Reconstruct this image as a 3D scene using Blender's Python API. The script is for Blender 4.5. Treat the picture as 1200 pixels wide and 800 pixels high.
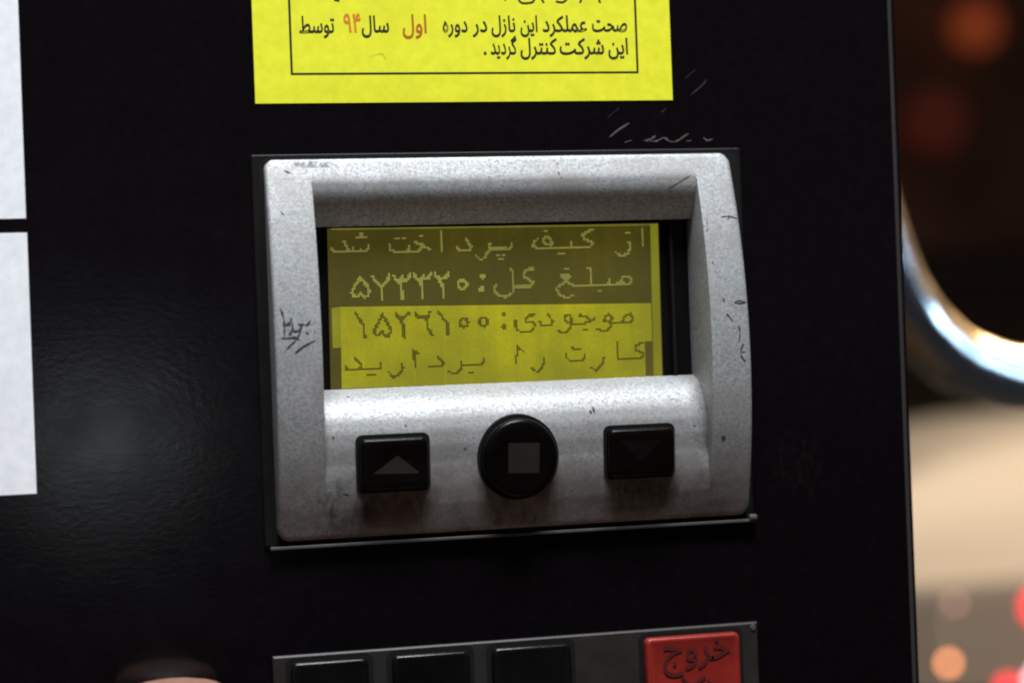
import bpy, bmesh, math, random
from mathutils import Vector, Matrix, noise
for o in list(bpy.data.objects): bpy.data.objects.remove(o)
S = bpy.context.scene; S.render.engine = 'CYCLES'
C = S.collection
rnd = random.Random(5)

# ------------------------------------------------------------------ camera
# panel front face is the plane y = 0, x right, z up, metres; origin 1.25 m above the ground
D = 0.48                                   # camera distance from the panel plane
R_ = Vector((0.97082136, -0.23688766, -0.03728432))
U_ = Vector((0.03593668, -0.0100059, 0.99930398))
L_ = Vector((0.23709584, 0.97148552, 0.00120098))
cam = bpy.data.cameras.new('camera'); co = bpy.data.objects.new('camera', cam); C.objects.link(co)
m = Matrix.Identity(4)
for i in range(3):
    m[i][0] = R_[i]; m[i][1] = U_[i]; m[i][2] = -L_[i]
m[0][3], m[1][3], m[2][3] = 0, -D, 0
co.matrix_world = m
cam.sensor_width = 36; cam.lens = 72
cam.clip_start = 0.02; cam.clip_end = 200
cam.dof.use_dof = True; cam.dof.focus_distance = 0.490; cam.dof.aperture_fstop = 7.8
S.camera = co

# ------------------------------------------------------------------ world, lamps, exposure
S.view_settings.view_transform = 'Standard'; S.view_settings.look = 'None'
S.cycles.filter_width = 2.1; S.view_settings.exposure = 0; S.view_settings.gamma = 1
W = bpy.data.worlds.new('World'); S.world = W; W.use_nodes = True
bg = W.node_tree.nodes['Background']; bg.inputs[0].default_value = (0.55, 0.5, 0.6, 1); bg.inputs[1].default_value = 0.055

def area(name, loc, target, sx, sy, power, col, spread=0):
    l = bpy.data.lights.new(name, 'AREA'); l.shape = 'RECTANGLE'; l.size = sx; l.size_y = sy
    l.energy = power; l.color = col
    o = bpy.data.objects.new(name, l); C.objects.link(o); o.location = loc
    o.rotation_euler = (Vector(target) - Vector(loc)).to_track_quat('-Z', 'Y').to_euler()
    if spread: l.spread = math.radians(spread)
    return o
area('canopy_light_front', (0.10, -0.64, 1.50), (0.1, 0, 0), 0.75, 0.40, 66, (0.93, 0.97, 1.0))
area('station_light_behind', (0.135, -2.9, -0.125), (0.1, 0, 0), 0.22, 0.18, .22, (0.88, 0.97, 1.0))
area('canopy_light_over_car', (1.9, 0.9, 1.0), (2.0, 3.2, -0.4), 1.2, 0.8, 80, (1.0, 0.83, 0.60))
area('added_hose_warm_light', (0.99, 0.67, 0.55), (0.39, 0.33, 0.0), 0.34, 0.34, 70, (1.0, 0.60, 0.25), 70)  # added warm lamp, aimed at the hose for its golden band
area('added_hose_cool_light', (0.92, 0.07, 0.07), (0.4, 0.33, -0.02), 0.09, 0.12, .62, (0.50, 0.76, 1.0), 60)  # added cool lamp that puts the blue-white highlight on the hose

# ------------------------------------------------------------------ materials
def mat(name, col, rough=.5, metal=0., spec=.5, emit=None, es=0., coat=0.):
    M = bpy.data.materials.new(name); M.use_nodes = True
    b = M.node_tree.nodes['Principled BSDF']
    b.inputs['Base Color'].default_value = (*col, 1); b.inputs['Roughness'].default_value = rough
    b.inputs['Metallic'].default_value = metal; b.inputs['Specular IOR Level'].default_value = spec
    b.inputs['Coat Weight'].default_value = coat
    if emit: b.inputs['Emission Color'].default_value = (*emit, 1); b.inputs['Emission Strength'].default_value = es
    return M
def N(M, t, **k):
    n = M.node_tree.nodes.new(t)
    for a, v in k.items(): setattr(n, a, v)
    return n
def lk(M, a, b): M.node_tree.links.new(a, b)
def tc(M, scale=(1, 1, 1)):
    t = N(M, 'ShaderNodeTexCoord'); mp = N(M, 'ShaderNodeMapping'); mp.inputs['Scale'].default_value = scale
    lk(M, t.outputs['Object'], mp.inputs[0]); return mp.outputs[0]
def noise_(M, vec, scale, detail=2, rough=.5):
    n = N(M, 'ShaderNodeTexNoise'); n.inputs['Scale'].default_value = scale
    n.inputs['Detail'].default_value = detail; n.inputs['Roughness'].default_value = rough
    lk(M, vec, n.inputs['Vector']); return n
def ramp(M, src, stops):
    r = N(M, 'ShaderNodeValToRGB'); e = r.color_ramp.elements
    while len(e) < len(stops): e.new(.5)
    for k, (p, c) in enumerate(stops):
        e[k].position = p; e[k].color = (c, c, c, 1) if isinstance(c, (int, float)) else (*c, 1)
    lk(M, src, r.inputs[0]); return r.outputs[0]
def mix(M, f, a, b, mode='MIX'):
    x = N(M, 'ShaderNodeMix', data_type='RGBA', blend_type=mode)
    for s, v in ((0, f), (6, a), (7, b)):
        if hasattr(v, 'node'): lk(M, v, x.inputs[s])
        else: x.inputs[s].default_value = v if s == 0 else (*v, 1)
    return x.outputs[2]
def bump(M, h, strength, dist, prev=None):
    b = N(M, 'ShaderNodeBump'); b.inputs['Strength'].default_value = strength; b.inputs['Distance'].default_value = dist
    lk(M, h, b.inputs['Height'])
    if prev is not None: lk(M, prev, b.inputs['Normal'])
    lk(M, b.outputs[0], M.node_tree.nodes['Principled BSDF'].inputs['Normal']); return b.outputs[0]
def PB(M): return M.node_tree.nodes['Principled BSDF']

# black powder-coated sheet
M_panel = mat('black_panel', (.0030, .0020, .0026), .34, 0, .45)
v = tc(M_panel)
n1 = noise_(M_panel, tc(M_panel, (.6, 1, 1)), 800, 3, .65); n2 = noise_(M_panel, v, 60, 4)
bump(M_panel, n1.outputs[0], .30, .00006)
lk(M_panel, ramp(M_panel, n2.outputs[0], [(.3, .11), (.7, .17)]), PB(M_panel).inputs['Roughness'])
n3 = noise_(M_panel, v, 300, 5, .7)
lk(M_panel, mix(M_panel, ramp(M_panel, n3.outputs[0], [(.45, 0.), (.75, .5)]), (.0028, .0020, .0026), (.006, .0045, .0055)), PB(M_panel).inputs['Base Color'])

# silver metallic paint with sparkle, dirt and a painted lower shade
M_sil = mat('silver_paint', (.5, .5, .5), .42, .32, .35)
v = tc(M_sil)
g = noise_(M_sil, v, 1350, 3, .8); g2 = noise_(M_sil, v, 700, 2, .6); g3 = noise_(M_sil, v, 90, 4, .6); g4 = noise_(M_sil, tc(M_sil, (1, 1, 1.3)), 42, 6, .7)
base = mix(M_sil, ramp(M_sil, g.outputs[0], [(.36, 0.), (.64, 1.)]), (.235, .235, .24), (.45, .455, .465))
tint = mix(M_sil, ramp(M_sil, g2.outputs[0], [(.35, 0.), (.65, 1.)]), (1.0, .95, .96), (.93, 1., .99))
c1 = mix(M_sil, 1., base, tint, 'MULTIPLY')
# lower third darkened as shade on the downward curve, with patchy dirt
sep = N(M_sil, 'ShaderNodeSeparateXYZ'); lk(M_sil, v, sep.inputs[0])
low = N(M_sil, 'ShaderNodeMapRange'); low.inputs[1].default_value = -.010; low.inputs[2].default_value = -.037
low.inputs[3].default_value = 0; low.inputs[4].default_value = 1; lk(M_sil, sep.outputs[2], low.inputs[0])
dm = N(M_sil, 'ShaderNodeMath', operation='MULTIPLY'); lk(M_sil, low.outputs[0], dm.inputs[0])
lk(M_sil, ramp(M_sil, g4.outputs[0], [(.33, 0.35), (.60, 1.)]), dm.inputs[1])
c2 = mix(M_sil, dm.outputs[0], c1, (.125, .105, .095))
c3 = mix(M_sil, ramp(M_sil, g3.outputs[0], [(.48, 0.), (.70, .65)]), c2, (.27, .25, .24))
sp = noise_(M_sil, v, 520, 1, .5)
c4 = mix(M_sil, ramp(M_sil, sp.outputs[0], [(.765, 0.), (.79, .85)]), c3, (.06, .055, .05))
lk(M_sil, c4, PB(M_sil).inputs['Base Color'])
lk(M_sil, ramp(M_sil, g.outputs[0], [(.3, .62), (.7, .42)]), PB(M_sil).inputs['Roughness'])
bump(M_sil, g.outputs[0], .35, .00012)

def plastic(name, col, rough=.35, sc=900, bs=.3, spec=.5):
    M = mat(name, col, rough, 0, spec); v = tc(M); n = noise_(M, v, sc, 3, .6); n2 = noise_(M, v, sc * .12, 4, .6)
    lk(M, mix(M, ramp(M, n2.outputs[0], [(.4, 0.), (.75, .6)]), col, tuple(min(1, c * 1.7 + .002) for c in col)), PB(M).inputs['Base Color'])
    bump(M, n.outputs[0], bs, .0001); return M
M_flange = plastic('dark_grey_plastic', (.007, .006, .0055), .5, 900, .3, .15)
M_lip = plastic('pale_grey_edge', (.05, .046, .042), .5)
M_well = mat('black_recess', (.004, .004, .004), .7, 0, .2)
M_inner = plastic('window_frame_black', (.003, .0025, .0025), .35, 900, .3, .15)
M_btn = plastic('black_button', (.0018, .0013, .0010), .30, 700, .5, .13)
M_icon = plastic('grey_icon', (.014, .012, .011), .6, 700, .5, .15)
M_icon2 = plastic('worn_icon', (.0030, .0024, .0021), .42, 700, .5, .1)
M_plate = plastic('keypad_plate', (.017, .0145, .013), .45, 900, .3, .25)
M_red = plastic('red_key', (.18, .013, .009), .38, 600, .6, .35)
M_ink = mat('ink', (.012, .012, .010), .6, 0, .3)
M_inkred = mat('red_ink', (.42, .115, .012), .6, 0, .3)
M_inkor = mat('orange_ink', (.62, .20, .02), .6, 0, .3)
M_pen = mat('pen_ink', (.035, .035, .045), .6, 0, .3)
M_dark_red = mat('dark_red_print', (.06, .006, .006), .5)
M_scr = mat('scratched_paint', (.16, .15, .15), .6)
M_scr2 = mat('faint_scuff', (.016, .013, .012), .6)
M_metal = mat('edge_metal', (.028, .025, .024), .5, 0, .3)

def paper(name, a, b, sc=350):
    M = mat(name, a, .55, 0, .35); v = tc(M); n = noise_(M, v, sc, 4, .6); n2 = noise_(M, v, 60, 3)
    c = mix(M, ramp(M, n.outputs[0], [(.35, 0.), (.7, 1.)]), a, b)
    c = mix(M, ramp(M, n2.outputs[0], [(.5, 0.), (.8, .35)]), c, tuple(x * .8 for x in b))
    lk(M, c, PB(M).inputs['Base Color']); bump(M, n2.outputs[0], .3, .0008); return M
M_yel = paper('yellow_vinyl', (.80, .79, .028), (.70, .70, .022))
M_whi = paper('white_vinyl', (.84, .85, .88), (.74, .75, .79))

def lcd(name, a, b, es):
    M = mat(name, (.02, .02, .005), .35); v = tc(M)
    n = noise_(M, v, 55, 3, .6); n2 = noise_(M, tc(M, (1, 1, .06)), 330, 2, .6); n3 = noise_(M, v, 1300, 2, .7)
    c = mix(M, ramp(M, n.outputs[0], [(.32, 0.), (.68, 1.)]), a, tuple(x * .8 for x in b))
    c = mix(M, ramp(M, n2.outputs[0], [(.35, .35), (.7, 0.)]), c, tuple(x * .72 for x in b))
    c = mix(M, ramp(M, n3.outputs[0], [(.35, .30), (.65, 0.)]), c, tuple(x * .6 for x in b))
    lk(M, c, PB(M).inputs['Emission Color']); PB(M).inputs['Emission Strength'].default_value = es
    return M
M_lcd_dark = lcd('lcd_inverted', (.078, .062, .0052), (.060, .050, .0075), 1)
M_lcd_lit = lcd('lcd_lit', (.42, .385, .006), (.29, .28, .012), 1)
M_lcd_edge = lcd('lcd_edge_glow', (.27, .26, .010), (.22, .22, .012), 1)
M_lcd_line = lcd('lcd_pale_line', (.20, .19, .03), (.16, .15, .02), 1)
M_lcd_streak = lcd('lcd_streak', (.36, .335, .010), (.33, .31, .010), 1)
M_seg_pale = lcd('segment_pale', (.28, .26, .06), (.24, .22, .05), 1)
M_seg_lit = lcd('segment_bright', (.37, .36, .075), (.31, .30, .055), 1)
M_seg_dark = lcd('segment_dark', (.055, .050, .005), (.045, .040, .005), 1)
M_seg_block = lcd('segment_block', (.10, .085, .010), (.09, .07, .012), 1)

M_skin = mat('skin', (.42, .22, .15), .5, 0, .4); PB(M_skin).inputs['Subsurface Weight'].default_value = .25
PB(M_skin).inputs['Subsurface Radius'].default_value = (.004, .0015, .0008)
v = tc(M_skin); n = noise_(M_skin, v, 900, 3); n2 = noise_(M_skin, v, 70, 3)
lk(M_skin, mix(M_skin, ramp(M_skin, n2.outputs[0], [(.4, 0.), (.65, 1.)]), (.22, .125, .09), (.24, .09, .06)), PB(M_skin).inputs['Base Color'])
bump(M_skin, n.outputs[0], .4, .0003)
M_nail = mat('nail', (.50, .30, .24), .3)
M_rub = mat('hose_rubber', (.012, .012, .015), .22, 0, .8, coat=.7)
M_car = mat('cream_car_paint', (.56, .48, .40), .62, 0, .3)
M_glass = mat('car_glass', (.006, .004, .003), .4, 0, .05)
M_roof = mat('dark_roof', (.004, .003, .003), .8, 0, .05)
M_bumper = mat('grey_bumper', (.16, .14, .13), .5)
M_tyre = mat('tyre', (.015, .015, .015), .8); M_rim = mat('rim', (.35, .35, .36), .35, .8)
M_lens = mat('smoky_lens', (.17, .145, .13), .15, 0, .5, coat=.5)
def emi(name, col, s):
    return mat(name, (.02, .02, .02), .5, 0, .2, col, s)
M_ground = mat('concrete', (.10, .095, .09), .8); n = noise_(M_ground, tc(M_ground), 3, 8, .6)
lk(M_ground, ramp(M_ground, n.outputs[0], [(.3, (.06, .056, .052)), (.7, (.13, .122, .115))]), PB(M_ground).inputs['Base Color'])
M_wall = mat('dark_wall', (.05, .03, .022), .8)
n = noise_(M_wall, tc(M_wall), 1.2, 5); lk(M_wall, ramp(M_wall, n.outputs[0], [(.35, (.05, .024, .015)), (.65, (.20, .08, .045))]), PB(M_wall).inputs['Base Color'])
M_house = mat('housing_paint', (.02, .018, .018), .45)

# ------------------------------------------------------------------ helpers
def link(name, me, mt, parent=None, smooth=False):
    o = bpy.data.objects.new(name, me); C.objects.link(o)
    for x in (mt if isinstance(mt, (list, tuple)) else [mt]): me.materials.append(x)
    if smooth:
        for p in me.polygons: p.use_smooth = True
    if parent is not None:
        o.parent = parent
    return o
def from_bm(name, bm, mt, parent=None, smooth=False):
    me = bpy.data.meshes.new(name); bmesh.ops.recalc_face_normals(bm, faces=bm.faces); bm.to_mesh(me); bm.free()
    return link(name, me, mt, parent, smooth)
def thing(name, label, cat, loc=(0, 0, 0), group=None):
    o = bpy.data.objects.new(name, None); C.objects.link(o); o.location = loc; o.empty_display_size = .02
    return tag(o, label, cat, group)
def tag(o, label, cat, group=None):
    o['label'] = label; o['category'] = cat
    if group: o['group'] = group
    return o
def box_bm(x0, x1, y0, y1, z0, z1, bev=0, seg=2, bm=None):
    b = bmesh.new(); bmesh.ops.create_cube(b, size=1)
    for vv in b.verts:
        vv.co = Vector(((x0 + x1) / 2 + vv.co.x * (x1 - x0), (y0 + y1) / 2 + vv.co.y * (y1 - y0), (z0 + z1) / 2 + vv.co.z * (z1 - z0)))
    if bev: bmesh.ops.bevel(b, geom=list(b.edges), offset=bev, segments=seg, affect='EDGES', profile=.5)
    return b
def rel(o, parent):
    """keep world placement of a child given in world coordinates"""
    o.matrix_parent_inverse = Matrix.Translation(-Vector(parent.location)); return o
def ray(px, py):
    """direction of a point measured on the photograph (1200 x 800)"""
    return L_ * 2400 + R_ * (px - 600) - U_ * (py - 400)
def at(px, py, h=0.):
    """point of the panel-parallel plane h mm in front of the panel"""
    d = ray(px, py); t = (D - h / 1000) / d.y
    return d.x * t * 1000, d.z * t * 1000            # mm
def rrect(w, h, r, n=6):
    pts = []
    for cx, cz, a0 in ((w / 2 - r, h / 2 - r, 0), (-w / 2 + r, h / 2 - r, 90), (-w / 2 + r, -h / 2 + r, 180), (w / 2 - r, -h / 2 + r, 270)):
        for k in range(n + 1):
            a = math.radians(a0 + 90 * k / n); pts.append((cx + r * math.cos(a), cz + r * math.sin(a)))
    return pts
def loft(outlines, cap_front=True, cap_back=True):
    """outlines: list of (points[(x,z)], y) in mm"""
    bm = bmesh.new(); rings = []
    for pts, y in outlines:
        rings.append([bm.verts.new((x / 1000, (y if not callable(y) else y(x, z)) / 1000, z / 1000)) for x, z in pts])
    for a, b in zip(rings, rings[1:]):
        for i in range(len(a)): bm.faces.new((a[i], a[(i + 1) % len(a)], b[(i + 1) % len(a)], b[i]))
    if cap_front: bm.faces.new(rings[-1])
    if cap_back: bm.faces.new(rings[0][::-1])
    return bm
def ribbon(bm, pts, w, hf, off=0., rough=0.):
    """flat stroke through pts (mm, x/z), width w mm; hf(x,z) gives height in front of the panel"""
    P = [Vector(p) for p in pts]; n = len(P); L = []; Rr = []
    P[0] = P[0] + (P[0] - P[1]).normalized() * w * .3; P[-1] = P[-1] + (P[-1] - P[-2]).normalized() * w * .3
    for i in range(n):
        d0 = (P[i] - P[i - 1]).normalized() if i else (P[1] - P[0]).normalized()
        d1 = (P[i + 1] - P[i]).normalized() if i < n - 1 else d0
        t = (d0 + d1); t = t.normalized() if t.length > .2 else d0
        nn = Vector((-t.y, t.x)); k = (1 + rough * (2.2 * noise.noise((P[i].x * 1.3, P[i].y * 1.3, 7.)) - .25)) * (1 if not rough or 0 < i < n - 1 else .35) / max(.55, abs(nn.dot(Vector((-d0.y, d0.x)))))
        L.append(P[i] + nn * w / 2 * k); Rr.append(P[i] - nn * w / 2 * k)
    vs = [[bm.verts.new((q.x / 1000, -(hf(q.x, q.y) + off) / 1000, q.y / 1000)) for q in (a, b)] for a, b in zip(L, Rr)]
    for a, b in zip(vs, vs[1:]): bm.faces.new((a[0], b[0], b[1], a[1]))
def smoothpts(p, k=3):
    out = []
    for i in range(len(p) - 1):
        p0 = p[max(0, i - 1)]; p1 = p[i]; p2 = p[i + 1]; p3 = p[min(len(p) - 1, i + 2)]
        for j in range(k):
            t = j / k
            out.append(tuple(.5 * (2 * p1[c] + (p2[c] - p0[c]) * t + (2 * p0[c] - 5 * p1[c] + 4 * p2[c] - p3[c]) * t * t + (3 * p1[c] - p0[c] - 3 * p2[c] + p3[c]) * t ** 3) for c in (0, 1)))
    out.append(p[-1]); return out
def quad_px(name, x0, y0, x1, y1, x2, y2, x3, y3, h, mt, parent):
    bm = bmesh.new(); vs = []
    for x, y in ((x0, y0), (x1, y1), (x2, y2), (x3, y3)):
        a, b = at(x, y, h); vs.append(bm.verts.new((a / 1000, -h / 1000, b / 1000)))
    bm.faces.new(vs)
    return from_bm(name, bm, mt, parent)

# ------------------------------------------------------------------ setting
g = from_bm('ground', box_bm(-60, 60, -30, 90, -1.45, -1.25), M_ground); g['kind'] = 'structure'

# ------------------------------------------------------------------ the dispenser
disp = thing('fuel_dispenser', 'black fuel dispenser with a silver framed card terminal above a keypad', 'fuel dispenser')
XP = .2198
def sheet_with_opening(xs, zs, y0, y1):
    """a sheet of 3 x 3 fields whose middle field is open"""
    bm = bmesh.new(); V = [[[bm.verts.new((x, y, z)) for z in zs] for x in xs] for y in (y0, y1)]
    for i in range(3):
        for j in range(3):
            if i == j == 1: continue
            for s_ in (0, 1): bm.faces.new((V[s_][i][j], V[s_][i + 1][j], V[s_][i + 1][j + 1], V[s_][i][j + 1]))
    for ring in ([(i, 0) for i in range(4)] + [(3, j) for j in range(1, 4)] + [(i, 3) for i in (2, 1, 0)] + [(0, j) for j in (2, 1)], [(1, 1), (2, 1), (2, 2), (1, 2)]):
        for a, b in zip(ring, ring[1:] + ring[:1]):
            bm.faces.new((V[0][a[0]][a[1]], V[0][b[0]][b[1]], V[1][b[0]][b[1]], V[1][a[0]][a[1]]))
    return bm
from_bm('front_panel', sheet_with_opening([-.42, .0655, .1685, XP], [-.62, -.0145, .0365, .42], 0, .0025), M_panel, disp)
from_bm('housing', box_bm(-.43, XP - .004, .012, .42, -1.25, .62, .004, 3), M_house, disp)
bm = bmesh.new()   # thin rolled edge of the sheet
r = .0013; rings = []
for z in (-.62, .42):
    rings.append([bm.verts.new((XP - .0012 + r * math.cos(a), .0012 + r * math.sin(a), z)) for a in [math.radians(22.5 * k) for k in range(16)]])
for i in range(16): bm.faces.new((rings[0][i], rings[0][(i + 1) % 16], rings[1][(i + 1) % 16], rings[1][i]))
from_bm('edge_trim', bm, M_metal, disp, True)

# --- terminal frame
ZT, ZB = 45.2, -44.2
XL = 58.6
IL, IR = 69.6, 164.3
def XRt(z): return 173.6 + (45 - z) / 90 * 1.5
def hp(z):
    u = (z + 1) / 45.5
    return 1.6 + 8.7 * max(0, 1 - u * u)
TOP = [(29.3, -2.3), (30, -1.4), (31, -.4), (32, .45), (33, 1.2), (34, 1.85), (35, 2.4), (36, 2.85), (37, 3.15), (38, 3.3), (39, 3.3), (40, 3.15), (41, 2.85), (43, 2.15), (45.2, 1.6)]
BOT = [(-9.3, -5), (-9.5, -3.2), (-10.0, -1.0), (-10.9, .9), (-12.2, 2.6), (-14, 4.2), (-16.5, 5.5), (-19.5, 6.35), (-23, 6.55), (-28, 6.1), (-33, 5.3), (-38, 3.9), (-44.2, 1.6)]
def interp(T, z):
    T = sorted(T)
    if z <= T[0][0]: return T[0][1]
    for a, b in zip(T, T[1:]):
        if z <= b[0]:
            t = (z - a[0]) / (b[0] - a[0]); return a[1] + (b[1] - a[1]) * t
    return T[-1][1]
def interps(T, z):
    return sum(interp(T, z + d_) for d_ in (-.8, -.5, -.2, 0, .2, .5, .8)) / 7
def hc(x, z):
    if z > 29.3 - 1e-6: return interps(TOP, z)
    if z < -9.3 + 1e-6:
        h = interps(BOT, z); d = min(x - IL, IR - x); f = max(0, min(1, (-z - 9.3) / 3)) * max(0, min(1, (34 + z) / 6))
        dr = IR - x
        if dr < 4.5: h -= 1.9 * (1 - dr / 4.5) ** 2 * max(.35, f)
        dl = x - IL
        if dl < 1.2: h -= .5 * (1 - dl / 1.2) ** 2 * f
        return h
    return None
def edge_round(d, r=.9):
    return 0 if d >= r else r - math.sqrt(max(0, r * r - (r - d) ** 2))
def surf_h(x, z):
    """height of the silver frame surface"""
    if x < IL or x > IR: return hp(z)
    h = hc(x, z)
    if h is None: return hp(z)
    if z > 38.6: h += (hp(z) - h) * min(1, (z - 38.6) / 2.6)
    if z < -27: h += (hp(z) - h) * min(1, (-27 - z) / 10)
    return h
def pillar_px(px, py):
    h = 6.
    for _ in range(4):
        x, z = at(px, py, h); h = surf_h(x, z)
    return x, z
def bezel():
    bm = bmesh.new()
    zs = []
    k = 0.
    while k < 46: zs.append(k); k += .5
    rows = [ZT, ZT - .08, ZT - .2, ZT - .4, ZT - .7] + [ZT - .9 - .47 * i for i in range(0, 200)]
    rows = [z for z in rows if z > ZB + 1.0] + [ZB + .7, ZB + .4, ZB + .2, ZB + .08, ZB]
    rows = [z for z in rows if abs(z - 29.3) > .12 and abs(z + 9.3) > .12] + [29.3, -9.3]
    rows.sort(reverse=True)
    rc = 3.0
    grid = []; kinds = []
    for z in rows:
        # rounded outline corners
        def ins(rad, zz):
            dz = rad - min(ZT - zz, zz - ZB)
            return 0 if dz <= 0 else rad - math.sqrt(max(0, rad * rad - dz * dz))
        x0 = XL + ins(2.6 if z > 0 else 3.2, z); x1 = XRt(z) - ins(2.8, z)
        er = edge_round(min(ZT - z, z - ZB))
        row = []
        inwin = -9.3 < z < 29.3
        pl = [0, .08, .2, .4, .7, 1.0] + [1.0 + (IL - x0 - 1.35) * t / 12 for t in range(1, 13)]
        for q in pl:
            row.append((x0 + q, hp(z) - max(er, edge_round(q)), 'p'))
        hm = hc(IL + .06, z); hm = -6. if hm is None else hm
        if z > 38.6: hm += (hp(z) - hm) * min(1, (z - 38.6) / 2.6)
        if z < -27: hm += (hp(z) - hm) * min(1, (-27 - z) / 10)
        st = max(0, min(1, (hp(z) - hm) / .6))
        row.append((IL - .12, hp(z) - .05 * st - er, 'p')); row.append((IL, hp(z) - .3 * st - er, 'w'))
        nC = 150
        for i in range(nC + 1):
            x = IL + .06 + (IR - IL - .12) * i / nC
            # merge smoothly with the pillars near top and bottom of the frame
            h = hc(x, z)
            if h is None: h = -6.
            if z > 38.6:
                t = min(1, (z - 38.6) / 2.6); h = h * (1 - t) + hp(z) * t
            if z < -27:
                t = min(1, (-27 - z) / 10); h = h * (1 - t) + hp(z) * t
            row.append((x, h - er, 'c'))
        row.append((IR, hp(z) - .3 * st - er, 'w')); row.append((IR + .12, hp(z) - .05 * st - er, 'p'))
        pw = x1 - IR
        pr = [IR + .12 + (pw - 1.1 - .12) * t / 12 for t in range(1, 13)] + [x1 - .7, x1 - .4, x1 - .2, x1 - .08, x1]
        for x in pr: row.append((x, hp(z) - max(er, edge_round(x1 - x)), 'p'))
        grid.append([bm.verts.new((x / 1000, -h / 1000, z / 1000)) for x, h, _ in row]); kinds.append([t for _, _, t in row])
    for j in range(len(rows) - 1):
        win = rows[j] <= 29.3 + 1e-6 and rows[j + 1] >= -9.3 - 1e-6
        for i in range(len(grid[0]) - 1):
            if win and kinds[j][i] == 'c' and kinds[j][i + 1] == 'c': continue
            bm.faces.new((grid[j][i], grid[j + 1][i], grid[j + 1][i + 1], grid[j][i + 1]))
    # skirt down to the panel
    loop = grid[0][:] + [r_[-1] for r_ in grid[1:]] + grid[-1][::-1][1:] + [r_[0] for r_ in grid[::-1][1:-1]]
    sk = [bm.verts.new((v_.co.x, -.0002, v_.co.z)) for v_ in loop]
    for i in range(len(loop)):
        j = (i + 1) % len(loop); bm.faces.new((loop[i], loop[j], sk[j], sk[i]))
    o = from_bm('terminal_bezel', bm, M_sil, disp, True)
    md = o.modifiers.new('split', 'EDGE_SPLIT'); md.split_angle = math.radians(48)
    return o
bez = bezel()
bez['label'] = 'worn silver frame around the screen, pen marks on both sides'

# flange behind the frame with its lit lower lip coloured pale
fx0, fx1, fz0, fz1 = 55.8, 176.9, -45.3, 46.4
fl = loft([([(x + (fx0 + fx1) / 2, z + (fz0 + fz1) / 2) for x, z in rrect(fx1 - fx0, fz1 - fz0, .5, 3)], 0.02),
           ([(x + (fx0 + fx1) / 2, z + (fz0 + fz1) / 2) for x, z in rrect(fx1 - fx0, fz1 - fz0, .5, 3)], -.7),
           ([(x + (fx0 + fx1) / 2, z + (fz0 + fz1) / 2) for x, z in rrect(fx1 - fx0 - .6, fz1 - fz0 - .6, .4, 3)], -.95)], True, False)
fl.free()
def ring_bm(w, h, r, cx, cz, inner, ys):
    """a plate with a rounded outline and a rectangular opening; ys = back .. front in mm, last one chamfered"""
    out = rrect(w, h, r, 6); x0, x1, z0, z1 = inner; bm = bmesh.new(); rings = []
    def onrect(x, z):
        u, v_ = x / (w / 2), z / (h / 2); k = 1 / max(abs(u), abs(v_))
        return (x0 + x1) / 2 + u * k * (x1 - x0) / 2, (z0 + z1) / 2 + v_ * k * (z1 - z0) / 2
    for i, y in enumerate(ys):
        d = .3 if i == len(ys) - 1 and len(ys) > 2 else 0
        rings.append([bm.verts.new(((cx + x * (1 - d / (w / 2))) / 1000, y / 1000, (cz + z * (1 - d / (h / 2))) / 1000)) for x, z in out])
    inn = [onrect(x, z) for x, z in out]
    rings.append([bm.verts.new((a / 1000, ys[-1] / 1000, b / 1000)) for a, b in inn])
    rings.append([bm.verts.new((a / 1000, ys[0] / 1000, b / 1000)) for a, b in inn])
    rings.append(rings[0])
    for a, b in zip(rings, rings[1:]):
        for i in range(len(a)): bm.faces.new((a[i], a[(i + 1) % len(a)], b[(i + 1) % len(a)], b[i]))
    return bm
OPEN = (66.5, 167.5, -14, 36)
fl = ring_bm(fx1 - fx0, fz1 - fz0, .5, (fx0 + fx1) / 2, (fz0 + fz1) / 2, OPEN, (-.02, -.7, -.95))
from_bm('mounting_flange', fl, M_flange, disp)
gro = ring_bm(175 - XL + 2.0, ZT - ZB + 1.3, 3.0, (XL + 175) / 2, .4, OPEN, (-.96, -1.02))
from_bm('gasket', gro, M_well, disp)
from_bm('flange_lip', box_bm(.0569, .1766, -.0021, -.0005, -.0461, -.0453, .0002, 2), M_lip, disp)
bm = bmesh.new()
bm2 = box_bm(.1752, .1774, -.0026, -.0008, -.0457, -.0442, .0005, 2)
from_bm('corner_clip', bm2, M_lip, disp)
bm.free()

# recess back plate and window frame
from_bm('window_recess', box_bm(.0690, .1649, .0052, .0062, -.0106, .0306), M_inner, disp)
from_bm('window_strip', box_bm(.1590, .1598, .0030, .0050, -.0088, .0282, .0002, 1), M_flange, disp)

# --- lcd
LH = -4.0
scr = None
def lq(name, pts, mt, off=0., parent=None):
    bm = bmesh.new(); vs = []
    for x, y in pts:
        a, b = at(x, y, LH + off); vs.append(bm.verts.new((a / 1000, -(LH + off) / 1000, b / 1000)))
    bm.faces.new(vs)
    if parent is None:   # the module itself gets thickness
        r_ = bmesh.ops.extrude_face_region(bm, geom=list(bm.faces))
        for e in r_['geom']:
            if isinstance(e, bmesh.types.BMVert): e.co.y += .0009
    return from_bm(name, bm, mt, disp if parent is None else parent)
scr = lq('lcd_screen', [(384, 268), (771.5, 261.5), (777, 442), (388, 456)], M_lcd_dark)
scr['label'] = 'yellow-green screen with four lines of Persian text, upper half inverted'
lq('lit_field', [(399, 359.5), (763, 355.2), (765.5, 442.5), (400.5, 455.3)], M_lcd_lit, .05, scr)
lq('edge_strip', [(762, 262.3), (770.8, 262), (776, 441.5), (766, 442.2)], M_lcd_edge, .06, scr)
lq('edge_strip', [(388.5, 361), (399, 359.5), (399.8, 407), (390, 408)], M_lcd_edge, .06, scr)
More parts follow.
